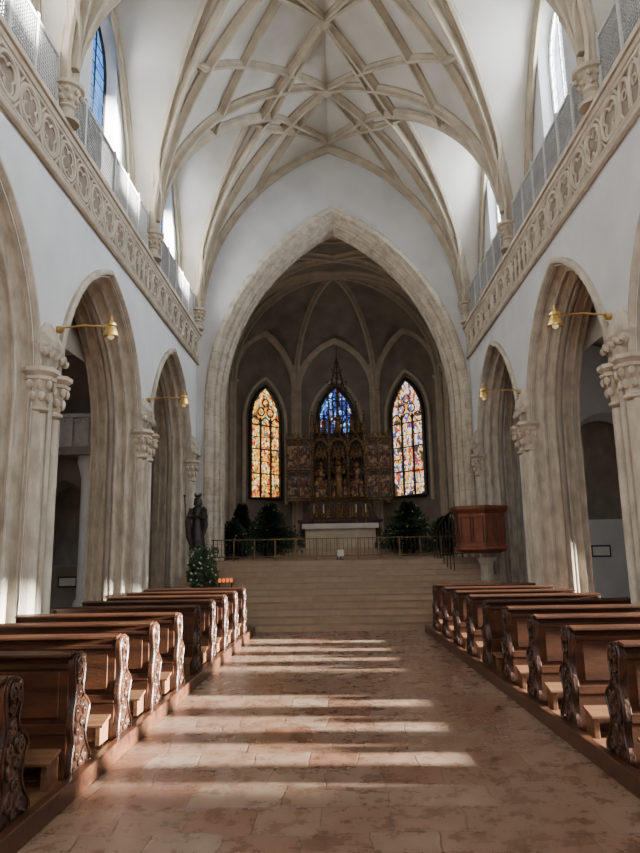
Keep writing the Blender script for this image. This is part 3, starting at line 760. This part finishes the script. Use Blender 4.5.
def leaves(mb,c,R3,n,size,rnd):
    for i in range(n):
        while True:
            d=Vector((rnd.uniform(-1,1),rnd.uniform(-1,1),rnd.uniform(-1,1)))
            if .3<d.length<1: break
        p=Vector(c)+Vector((d.x*R3[0],d.y*R3[1],d.z*R3[2]))
        a=Vector((rnd.uniform(-1,1),rnd.uniform(-1,1),rnd.uniform(-1,1))).normalized(); b=a.orthogonal().normalized()
        s=size*rnd.uniform(.6,1.3)
        mb.add([p-a*s,p-b*s*.45,p+a*s,p+b*s*.45],[(0,1,2,3)])
rnd=random.Random(3)
bx,by=-2.80,14.15; bz=lvl(by-.15)
org=(bx,by,bz); root=empty('flower_arrangement',org,'leafy green arrangement with white blossoms in a tall vase','plant')
mb=MB(); mb.lathe((bx,by,bz),[(.12,0),(.14,.05),(.08,.12),(.15,.35),(.17,.42),(.15,.43)],14); mb.obj('vase','pot',root,org,True)
mb=MB(); leaves(mb,(bx,by,bz+.60),(.32,.28,.40),700,.065,rnd); leaves(mb,(bx-.03,by,bz+.9),(.22,.2,.30),300,.065,rnd); leaves(mb,(bx,by,bz+.3),(.26,.22,.28),220,.055,rnd)
for i in range(14):
    an=rnd.uniform(0,2*pi); l=rnd.uniform(.3,.45); q=(bx+l*math.cos(an)*.8,by+l*math.sin(an)*.7,bz+rnd.uniform(.5,1.1)); mb.tube([(bx,by,bz+.5),q],.006,4); leaves(mb,q,(.08,.08,.1),16,.05,rnd)
o=mb.obj('foliage','leaf2',root,org); o['kind']='stuff'
mb=MB()
for i in range(60):
    an=rnd.uniform(0,2*pi); el=rnd.uniform(-.8,1.4); mb.ball((bx+.33*math.cos(an)*math.cos(el),by+.30*math.sin(an)*math.cos(el),bz+.68+.46*math.sin(el)),.019,6,4)
o=mb.obj('blossoms','white',root,org); o['kind']='stuff'
cx0,cy0=-2.33,14.2; cz0=lvl(cy0-.1); RKH=.42
org=(cx0,cy0,cz0); root=empty('votive_rack',org,'small iron rack for votive candles','candle rack')
mb=MB()
for sx in (-.13,.13): mb.box(cx0+sx-.012,cx0+sx+.012,cy0-.012,cy0+.012,cz0,cz0+RKH-.01)
mb.box(cx0-.17,cx0+.17,cy0-.09,cy0+.09,cz0+RKH-.015,cz0+RKH); mb.obj('tray','iron',root,org)
for i in range(8):
    mb=MB(); xx=cx0-.12+.08*(i%4); yy=cy0-.04+.08*(i//4); mb.lathe((xx,yy,cz0+RKH),[(.02,0),(.026,.07),(.024,.075)],8)
    tag(mb.obj('votive_candle','candle',None,(xx,yy,cz0+RKH)),'lit orange-red glass votive candle on the rack','candle','votive candles')
def conifer(x,y,z,h,r,seed):
    rn=random.Random(seed); org=(x,y,z)
    root=empty('christmas_tree',org,'green bushy fir tree with small straw ornaments','tree','fir trees beside the altar')
    mb=MB(); mb.tube([(x,y,z),(x,y,z+h)],[.05,.01],7); mb.lathe((x,y,z),[(.2,0),(.22,.2),(.2,.22)],10); mb.obj('trunk','iron',root,org)
    mb=MB(); orn=MB()
    for i in range(280):
        t=rn.random()**1.3; zz=z+.2+(h-.25)*t; rr=r*(1-t)**.8+.05
        an=i*2.399; q=rr*rn.uniform(.6,1.15); dr=Vector((math.cos(an),math.sin(an),0)); sd=Vector((-dr.y,dr.x,0)); rise=rn.uniform(-.15,.25)
        for s in range(6):
            u=(s+.5)/6; c=Vector((x,y,zz))+dr*q*u+Vector((0,0,rise*q*u)); wl=.15*(1.2-u*.7)
            for sg in (-1,1):
                mb.add([c,c+sd*sg*wl+dr*.1+Vector((0,0,rn.uniform(-.05,.05))),c+dr*.09+sd*sg*.02],[(0,1,2)])
            mb.add([c,c+dr*.10+Vector((0,0,.07)),c+dr*.11-Vector((0,0,.03))],[(0,1,2)])
        if i%12==0: orn.ball(c+dr*.12,.022,6,5)
    o=mb.obj('needles','leaf',root,org); o['kind']='stuff'
    o=orn.obj('ornaments','straw',root,org); o['kind']='stuff'
conifer(-2.2,22.4,1.26,1.8,1.05,1); conifer(2.4,22.4,1.26,1.8,1.1,2); conifer(-3.15,20.4,1.26,1.15,.6,3); conifer(3.35,20.7,1.26,1.2,.65,4); conifer(-3.35,23.9,1.26,1.9,.6,5)

# ------------------------------------------------------------------ altar
AX=XC+.06
org=(AX,24.2,1.56); root=empty('altar_table',org,'long stone altar table with white linen cloth','altar')
mb=MB(); mb.box(AX-1.25,AX+1.25,23.95,24.75,1.56,2.3); mb.box(AX-1.32,AX+1.32,23.9,24.8,2.3,2.38)
for i in range(5): mb.box(AX-1.15+.47*i,AX-.75+.47*i,23.93,23.96,1.66,2.2)
mb.obj('table','chrib',root,org)
mb=MB(); mb.box(AX-1.36,AX+1.36,23.86,24.82,2.38,2.40); mb.box(AX-1.36,AX+1.36,23.85,23.87,2.22,2.40); mb.obj('cloth','linen',root,org)
for i,xx in enumerate((-.95,-.6,.6,.95)):
    mb=MB(); c=(AX+xx,24.6,2.4); mb.lathe(c,[(.07,0),(.03,.05),(.02,.2),(.04,.25),(.02,.3),(.045,.4)],10)
    r_=tag(mb.obj('candlestick','bronze',None,c,True),'brass candlestick with a white candle on the altar','candlestick','altar candlesticks')
    mb=MB(); mb.lathe((c[0],c[1],2.8),[(.02,0),(.02,.3),(.004,.33)],8); mb.obj('candle','linen',r_,c)
org=(AX,25.6,1.56); root=empty('winged_altarpiece',org,'tall carved gilded gothic winged altarpiece with pinnacles','altarpiece')
mb=MB(); mb.box(AX-1.5,AX+1.5,25.2,26.1,1.56,2.55); mb.box(AX-1.6,AX+1.6,25.1,26.15,2.5,2.58)
mb.prism([(-1.45,2.58),(1.45,2.58),(1.1,3.3),(-1.1,3.3)],lambda a,b:(AX+a,25.3,b),lambda a,b:(AX+a,26.0,b))
mb.obj('predella','golddark',root,org)
mb=MB()
for i in range(5):
    x=AX-.96+.48*i; P=arch_path(.19,radius(.19,.25),2.95,2.66,0,6)
    mb.tube([(x+h,25.27,z) for h,z in P]+[(x-.19,25.27,2.66)],.02,6)
    for q in (-.09,0,.09): mb.lathe((x+q,25.28,2.68),[(.05,0),(.04,.2),(.05,.27),(.02,.32),(.032,.36),(.03,.40),(.01,.44)],8,1,.5)
for z in (2.56,3.32): mb.tube([(AX-1.5,25.26,z),(AX+1.5,25.26,z)],.035,6)
for i in range(7):
    x=AX-1.26+.42*i; mb.tube([(x-.17,25.17,1.9),(x+.17,25.17,1.9),(x+.17,25.17,2.4),(x-.17,25.17,2.4)],.02,5,True); mb.ball((x,25.18,2.15),.08,8,6,(1,.4,1.6))
mb.obj('predella_reliefs','gold',root,org)
mb=MB(); mb.box(AX-1.0,AX+1.0,25.9,26.0,3.35,6.0)
for x in (-1.0,-.36,.36,1.0): mb.box(AX+x-.06,AX+x+.06,25.3,25.95,3.35,5.95)
mb.box(AX-1.06,AX+1.06,25.3,26.0,3.3,3.42)
sh=mb.obj('shrine','golddark',root,org)
mb=MB()
def canopy(x,z,a,h):
    P=arch_path(a,radius(a,h*.55),z,z-.12,0,7)
    for of in (0,.05): mb.tube([(AX+x+q*(1-of*2),25.27,zz-of) for q,zz in P],.02,5)
    mb.tube([(AX+x-a,25.26,z+.05),(AX+x-a*.35,25.26,z+h*.6),(AX+x,25.26,z+h*1.05)],.02,5)
    mb.tube([(AX+x+a,25.26,z+.05),(AX+x+a*.35,25.26,z+h*.6),(AX+x,25.26,z+h*1.05)],.02,5)
    for k in range(5):
        t=k/4
        for s in (-1,1): mb.ball((AX+x+s*a*(1-t)**1.2,25.25,z+.07+h*.95*t),.03,5,4)
    for k in range(4):
        u=-a+a*.5*k; mb.tube([(AX+x+u,25.28,z-.1),(AX+x+u+a*.25,25.28,z+.08),(AX+x+u+a*.5,25.28,z-.1)],.013,5)
for x,a in ((-.68,.28),(0,.32),(.68,.28)):
    canopy(x,5.38,a,.55)
    for q in (-.14,0,.14): canopy(x+q,5.05,.07,.2)
for x in (-1.0,-.36,.36,1.0):
    mb.tube([(AX+x,25.27,3.4),(AX+x,25.27,6.0)],.022,6); mb.lathe((AX+x,25.3,6.0),[(.07,0),(.05,.1),(.005,.7)],4,rot=pi/4)
    for z in (3.55,4.15,4.75,5.3):
        mb.lathe((AX+x,25.24,z),[(.05,0),(.04,.12),(.05,.22),(.02,.27),(.032,.31),(.03,.36),(.0,.4)],7)
        mb.lathe((AX+x,25.24,z+.42),[(.05,0),(.06,.05),(.01,.16)],6)
mb.tube([(AX-1.06,25.27,3.42),(AX+1.06,25.27,3.42)],.035,6)
mb.obj('shrine_tracery','gold',root,org)
for x,h in ((-.68,1.4),(0,1.55),(.68,1.4)):
    mb=MB(); figure(mb,(AX+x,25.6,3.42),h,-1,x==0,x==0); mb.obj('carved_saint','painted' if x else 'gold',root,org,True)
for (x,z,h) in ((-.86,3.42,.8),(-.5,3.42,.7),(-.24,3.42,.75),(.24,3.42,.75),(.5,3.42,.7),(.86,3.42,.8),(-.25,4.5,.45),(.25,4.5,.45)):
    mb=MB(); figure(mb,(AX+x,25.42 if z<4 else 25.75,z),h,-1); mb.obj('small_carved_figure','painted',root,org,True)
for s in (-1,1):
    xa_,xb_=(AX+s*1.08,AX+s*2.02)
    lo,hi=min(xa_,xb_),max(xa_,xb_)
    mb=MB(); mb.box(lo,hi,25.45,25.55,3.35,5.75)
    wg=mb.obj('wing','golddark',root,org)
    mb=MB()
    for i in range(3):
        x=lo+(hi-lo)*i/2; mb.box(x-.02,x+.02,25.38,25.46,3.35,5.75)
    for z in (3.35,4.55,5.75): mb.box(lo,hi,25.38,25.46,z-.03,z+.03)
    for i in range(2):
        for j in range(2):
            x=lo+(hi-lo)*(i+.5)/2; z=3.4+1.2*j; P=arch_path(.2,radius(.2,.2),z+.85,z+.75,0,5)
            mb.tube([(x+h,25.42,q) for h,q in P],.02,5)
            for k in range(3): mb.tube([(x-.2+.13*k,25.42,z+1.05),(x-.135+.13*k,25.42,z+.95),(x-.07+.13*k,25.42,z+1.05)],.015,5)
    for i in range(5):
        x=lo+(hi-lo)*i/4; mb.lathe((x,25.45,5.75),[(.045,0),(.03,.08),(.0,.32)],4,rot=pi/4)
        if i<4: mb.tube([(x,25.45,5.78),(x+(hi-lo)/8,25.45,5.98),(x+(hi-lo)/4,25.45,5.78)],.015,5)
    mb.obj('wing_frame','gold',wg,org)
    for i in range(2):
        for j in range(2):
            mb=MB()
            x=lo+(hi-lo)*(i+.5)/2; z=3.45+1.2*j
            for q in (-.13,-.045,.045,.13):
                hh=.5+.16*abs(math.sin(q*30+i+2*j)); mb.lathe((x+q,25.43,z),[(.055,0),(.042,hh*.5),(.05,hh*.7),(.02,hh*.8),(.035,hh*.86),(.03,hh*.96),(.005,hh)],8,1,.6)
            mb.box(x-.19,x+.19,25.44,25.47,z-.02,z+.80); mb.obj('relief_panel','painted',wg,org,True)
mb=MB()
def pinn(x,z0,z1,r):
    mb.lathe((AX+x,25.6,z0),[(r,0),(r,(z1-z0)*.35),(r*1.5,(z1-z0)*.36),(r*.9,(z1-z0)*.4),(r*.12,z1-z0)],6)
    for k in range(7):
        t=.42+.5*k/7; q=r*(1-t)*1.5+.02
        for s in (-1,1): mb.ball((AX+x+s*q,25.55,z0+(z1-z0)*t),.025,5,4)
    mb.ball((AX+x,25.6,z1),.035,6,5)
for x,z1,r in ((0,9.4,.05),(-.36,8.0,.04),(.36,8.0,.04),(-.72,7.2,.045),(.72,7.2,.045),(-1.02,6.8,.05),(1.02,6.8,.05),(-.54,6.8,.035),(.54,6.8,.035),(-.18,8.5,.03),(.18,8.5,.03)): pinn(x,5.95,z1,r)
for (zb_,hw,ht,nn) in ((5.95,.72,.7,4),(6.6,.36,.75,2),(7.3,.36,.6,2),(7.85,.18,.55,1),(8.35,.1,.45,1)):
    for i in range(nn):
        a=hw/nn; cx=-hw+a*(2*i+1); P=arch_path(a,radius(a,max(a*1.05,ht*.45)),zb_+ht*.5,zb_,0,5); mb.tube([(AX+cx+h,25.62,z) for h,z in P],.016,5)
        mb.tube([(AX+cx+.35*a*math.cos(q),25.62,zb_+ht*.55+.35*a*math.sin(q)) for q in [2*pi*k/8 for k in range(8)]],.011,4,True)
    mb.tube([(AX-hw,25.6,zb_+ht),(AX+hw,25.6,zb_+ht)],.016,5)
for s in (-1,1):
    mb.tube([(AX+s*1.0,25.6,6.1),(AX+s*.72,25.6,6.7),(AX+s*.36,25.6,7.4),(AX+s*.18,25.6,8.2),(AX,25.6,9.0)],.02,5)
    mb.tube([(AX+s*1.0,25.6,6.3),(AX+s*.6,25.6,6.1),(AX+s*.3,25.6,6.35),(AX,25.6,6.6)],.02,5)
mb.obj('crest','golddark',root,org,True)
for x,z,h in ((0,6.0,.8),(-.54,6.0,.6),(.54,6.0,.6),(-.85,6.0,.5),(.85,6.0,.5),(0,7.3,.45)):
    mb=MB(); figure(mb,(AX+x,25.55,z-.05),h,-1); mb.obj('crest_figure','gold',root,org,True)

# ------------------------------------------------------------------ pulpit
PX,PY=3.13,14.75; pz=lvl(PY-.4)
org=(PX,PY,pz); root=empty('wooden_pulpit',org,'reddish-brown panelled polygonal wooden pulpit','pulpit')
mb=MB(); mb.lathe((PX+.12,PY+.1,pz),[(.20,0),(.20,.08),(.15,.12),(.15,.55),(.24,.72)],6,rot=pi/6); mb.obj('foot','stone',root,org)
Z=1.38; PR=pi/6
mb=MB(); mb.lathe((PX,PY,Z),[(.44,0),(.54,.05),(.60,.08),(.60,.13),(.56,.16),(.57,.84),(.61,.87),(.65,.93),(.65,1.0),(.57,1.0),(.53,.98),(.53,.3)],6,rot=PR); mb.obj('tub','woodred',root,org,bevel=.006)
mb=MB()
for k in range(6):
    an=PR+pi/6+k*pi/3; n=Vector((math.cos(an),math.sin(an),0)); t=Vector((-n.y,n.x,0)); c=Vector((PX,PY,Z))+n*.495; 
    for u0,u1 in ((-.24,-.03),(.03,.24)):
        q=[c+t*u0+Vector((0,0,.24)),c+t*u1+Vector((0,0,.24)),c+t*u1+Vector((0,0,.76)),c+t*u0+Vector((0,0,.76))]
        mb.tube(q,.013,5,True)
mb.obj('panel_moulding','woodcarve',root,org)
org=(PX-.2,16.0,1.26); root=empty('pulpit_stair_railing',org,'dark curved stair railing leading to the pulpit','railing')
mb=MB(); mb.tube([(2.35,16.3,1.75),(2.42,15.9,2.0),(2.5,15.5,2.2),(2.62,15.2,2.3)],.025,6); mb.obj('handrail','iron',root,org)
for i in range(7):
    t=i/6; x=2.35+.27*t; y=16.3-1.1*t; mb=MB(); mb.tube([(x,y,1.2-.2*t),(x,y,1.75+.55*t)],.012,5); mb.obj('baluster','iron',root,org)

# ------------------------------------------------------------------ wall lamps
for side in (-1,1):
    for y in (8.2,12.4):
        z=4.42; org=(side*3.55,y,z); xe=side*2.86
        root=empty('wall_lamp',org,'brass bell-shaped lamp on a long wall bracket','lamp','brass bracket lamps on the piers')
        mb=MB(); mb.tube([(side*3.57,y,z),(side*3.2,y,z+.03),(xe,y,z)],.013,6); mb.tube([(side*3.57,y,z-.02),(side*3.5,y,z-.02)],.05,10)
        mb.obj('bracket','brass',root,org,True)
        mb=MB(); mb.lathe((xe,y,z-.13),[(.10,0),(.10,.015),(.075,.08),(.06,.13),(.075,.14),(.07,.17),(.03,.2),(.012,.25),(.018,.27),(.004,.29)],16); mb.obj('lamp_shade','brass',root,org,True)
        mb=MB(); mb.ball((xe,y,z-.12),.045,10,8,(1,1,1.1)); mb.obj('bulb','bulb',root,org,True)

# ------------------------------------------------------------------ lights
def area(name,loc,rot,sx,sy,e,col=(1,1,1)):
    l=bpy.data.lights.new(name,'AREA'); l.shape='RECTANGLE'; l.size=sx; l.size_y=sy; l.energy=e; l.color=col
    o=bpy.data.objects.new(name,l); COL.objects.link(o); o.location=loc; o.rotation_euler=rot; return o
sun=bpy.data.lights.new('sun','SUN'); sun.energy=190; sun.angle=math.radians(2.6); sun.color=(1,.96,.89)
so=bpy.data.objects.new('sun',sun); COL.objects.link(so)
el=math.radians(8.0); d=Vector((-math.cos(el),.05,-math.sin(el)))
so.rotation_euler=d.to_track_quat('-Z','Y').to_euler()
cool=(.90,.95,1)
area('west_fill_light',(0,-4.6,7.5),(pi/2,0,0),5,7,560,(.98,.98,1))  # fill lamp added behind the camera, west wall has no window
for bi in range(5):
    c=centers[bi]+.45
    area('sky_right',(5.0,c,10.0),(0,math.radians(68),0),2.4,1.6,700,cool)
    area('sky_left',(-4.15,c,9.9),(0,math.radians(-68),0),1.8,.9,55,cool)
    area('aisle_right',(8.3,centers[bi],4.9),(0,math.radians(80),0),1.2,2,9,cool)  # aisle fill lamps, added on both sides
    area('aisle_left',(-8.3,centers[bi],4.9),(0,math.radians(-80),0),1.2,2,9,cool)
area('chancel_fill_a',(4.1,20.5,6),(0,math.radians(85),0),3.5,2,75,(1,.94,.85))  # fill lamps added inside the chancel, its side walls have no windows
area('chancel_fill_b',(-3.9,20.5,6),(0,math.radians(-85),0),3.5,2,60,(1,.94,.85))
wd=bpy.data.worlds.new('sky'); bpy.context.scene.world=wd; wd.use_nodes=True
wd.node_tree.nodes['Background'].inputs[0].default_value=(.6,.75,1,1); wd.node_tree.nodes['Background'].inputs[1].default_value=.8

# ------------------------------------------------------------------ camera
cam=bpy.data.cameras.new('camera'); co=bpy.data.objects.new('camera',cam); COL.objects.link(co)
cam.sensor_width=36; cam.lens=665/853*36; cam.clip_end=200
Mx=Matrix.Rotation(.021,4,'Z')@Matrix.Rotation(pi/2+math.radians(10.35),4,'X')@Matrix.Rotation(math.radians(-1.0),4,'Z')
Mx.translation=(0,0,1.55); co.matrix_world=Mx
bpy.context.scene.camera=co
